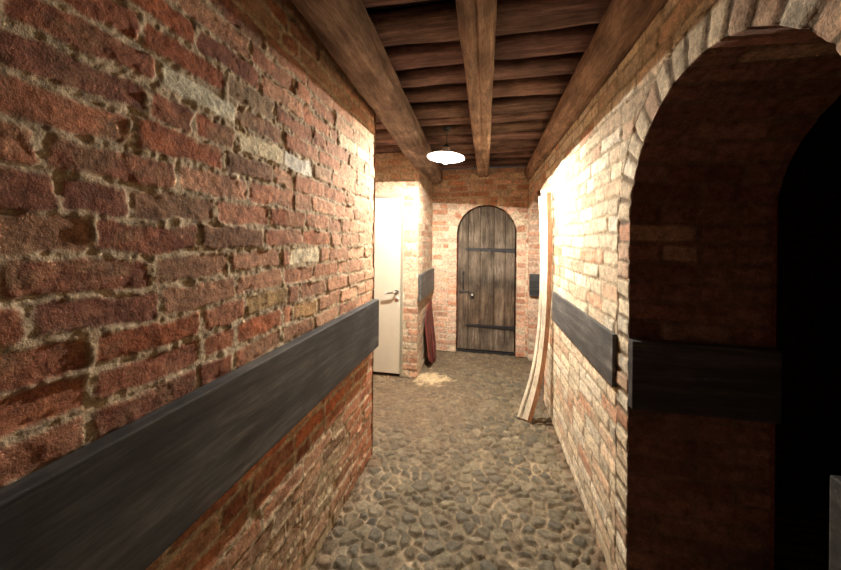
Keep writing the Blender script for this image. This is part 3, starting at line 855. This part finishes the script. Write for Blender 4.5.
# ------------------------------------------------------------------ battens leaning on the right wall
def batten(prof, w, th, yaw, mat, label, sd, topcurl=0.0):
    """flexible board: prof = [(x, y, z)] centreline; face turned by yaw about the vertical"""
    P = np.array(prof, float)
    # smooth the centreline
    tk = np.linspace(0, 1, len(P)); tq = np.linspace(0, 1, 60)
    co = [np.polyfit(tk, P[:, i], min(4, len(P) - 1)) for i in range(3)]
    Q = np.stack([np.polyval(c, tq) for c in co], 1)
    wdir = np.array((math.cos(yaw), math.sin(yaw), 0.0))
    bm = bmesh.new(); rings = []
    for i, q in enumerate(Q):
        t = Q[min(i + 1, 59)] - Q[max(i - 1, 0)]; t /= np.linalg.norm(t)
        n = np.cross(wdir, t); n /= np.linalg.norm(n)
        b = 0.0025
        ring = []
        for a, c in ((-w/2, -th/2 + b), (-w/2 + b, -th/2), (w/2 - b, -th/2), (w/2, -th/2 + b), (w/2, th/2 - b), (w/2 - b, th/2), (-w/2 + b, th/2), (-w/2, th/2 - b)):
            ring.append(bm.verts.new(tuple(q + wdir * a + n * c)))
        rings.append(ring)
    for A, B in zip(rings[:-1], rings[1:]):
        for k in range(8): bm.faces.new((A[k], A[(k + 1) % 8], B[(k + 1) % 8], B[k]))
    bm.faces.new(rings[0][::-1]); bm.faces.new(rings[-1])
    base = Vector(tuple(Q[0]))
    bmesh.ops.translate(bm, vec=-base, verts=bm.verts)
    o = bm_obj('wooden_batten', bm, mat); o.location = base
    return tag(o, label, 'batten', 'battens leaning on the right wall')
batten([(0.322, 2.900, 0.004), (0.379, 2.900, 0.20), (0.425, 2.90, 0.45), (0.459, 2.905, 0.72), (0.475, 2.91, 1.06), (0.473, 2.92, 1.5), (0.458, 2.93, 1.93)], 0.050, 0.018, rad(-38), M_PALE,
       'wide pale batten bowed against the right wall, in front of the brown one', 1)
batten([(0.272, 2.930, 0.004), (0.335, 2.935, 0.20), (0.388, 2.945, 0.45), (0.428, 2.955, 0.72), (0.450, 2.965, 1.06), (0.450, 2.975, 1.5), (0.436, 2.985, 1.88)], 0.026, 0.016, rad(-38), M_PALE,
       'thin pale batten whose foot stands furthest from the right wall', 2)
batten([(0.352, 2.868, 0.004), (0.404, 2.866, 0.20), (0.447, 2.864, 0.45), (0.478, 2.862, 0.72), (0.494, 2.862, 1.06), (0.497, 2.866, 1.5), (0.489, 2.875, 1.90)], 0.034, 0.012, rad(-15), M_ORANGE,
       'orange brown batten squeezed between pale battens and the right wall', 3)

# ------------------------------------------------------------------ dark red board by the pier
pb = thing('leaning_board', (-0.683, 3.98, 0), 'dark red painted board leaning on the pier under the short rail', 'board')
bm = bmesh.new()
vs = []
for (dy, z0, z1) in ((-0.20, 0.10, 0.55), (-0.06, 0.012, 0.64), (0.16, 0.03, 0.70), (0.30, 0.10, 0.73)):
    row = []
    for z in np.linspace(z0, z1, 6):
        row.append((0.045 - 0.085 * (z / 0.73), dy, z))
    vs.append(row)
def slab(vs, th):
    A = [[bm.verts.new(p) for p in r] for r in vs]
    B = [[bm.verts.new((p[0] - th, p[1], p[2])) for p in r] for r in vs]
    n, m = len(vs), len(vs[0])
    for i in range(n - 1):
        for j in range(m - 1):
            bm.faces.new((A[i][j], A[i+1][j], A[i+1][j+1], A[i][j+1])); bm.faces.new((B[i][j+1], B[i+1][j+1], B[i+1][j], B[i][j]))
    for i in range(n - 1):
        bm.faces.new((A[i+1][0], A[i][0], B[i][0], B[i+1][0])); bm.faces.new((A[i][-1], A[i+1][-1], B[i+1][-1], B[i][-1]))
    for j in range(m - 1):
        bm.faces.new((A[0][j], A[0][j+1], B[0][j+1], B[0][j])); bm.faces.new((A[-1][j+1], A[-1][j], B[-1][j], B[-1][j+1]))
slab(vs, 0.014)
bm_obj('board_panel', bm, M_REDB, pb)
bm = bmesh.new()
vs = [[(0.062 - 0.085 * (z / 0.73), y0 + 0.12 * z, z) for z in np.linspace(0.02, 0.40, 5)] for y0 in (0.02, 0.10)]
slab(vs, 0.014)
tag(bm_obj('cross_slat', bm, M_REDB, pb), 'short slat on the lower front')

# ------------------------------------------------------------------ world, camera, view
w = bpy.data.worlds.new('World'); S.world = w; w.use_nodes = True
w.node_tree.nodes['Background'].inputs[0].default_value = (0.05, 0.045, 0.04, 1)
w.node_tree.nodes['Background'].inputs[1].default_value = 0.2

cam = bpy.data.cameras.new('camera'); co = bpy.data.objects.new('camera', cam); COL.objects.link(co)
cam.sensor_width = 36.0; cam.lens = 330.0 / 841 * 36
cam.shift_y = -45.0 / 841; cam.clip_start = 0.02
th = math.atan(67.5 / 330)
co.location = (0, 0, 1.5)
co.rotation_euler = (Matrix.Rotation(th, 4, 'Z') @ Matrix.Rotation(rad(90), 4, 'X') @ Matrix.Rotation(0.010, 4, 'Z')).to_euler()
S.camera = co

S.view_settings.view_transform = 'Standard'; S.view_settings.look = 'None'
S.view_settings.gamma = 1.0; S.view_settings.use_curve_mapping = False
S.view_settings.exposure = 2.28
S.cycles.max_bounces = 12; S.cycles.diffuse_bounces = 8
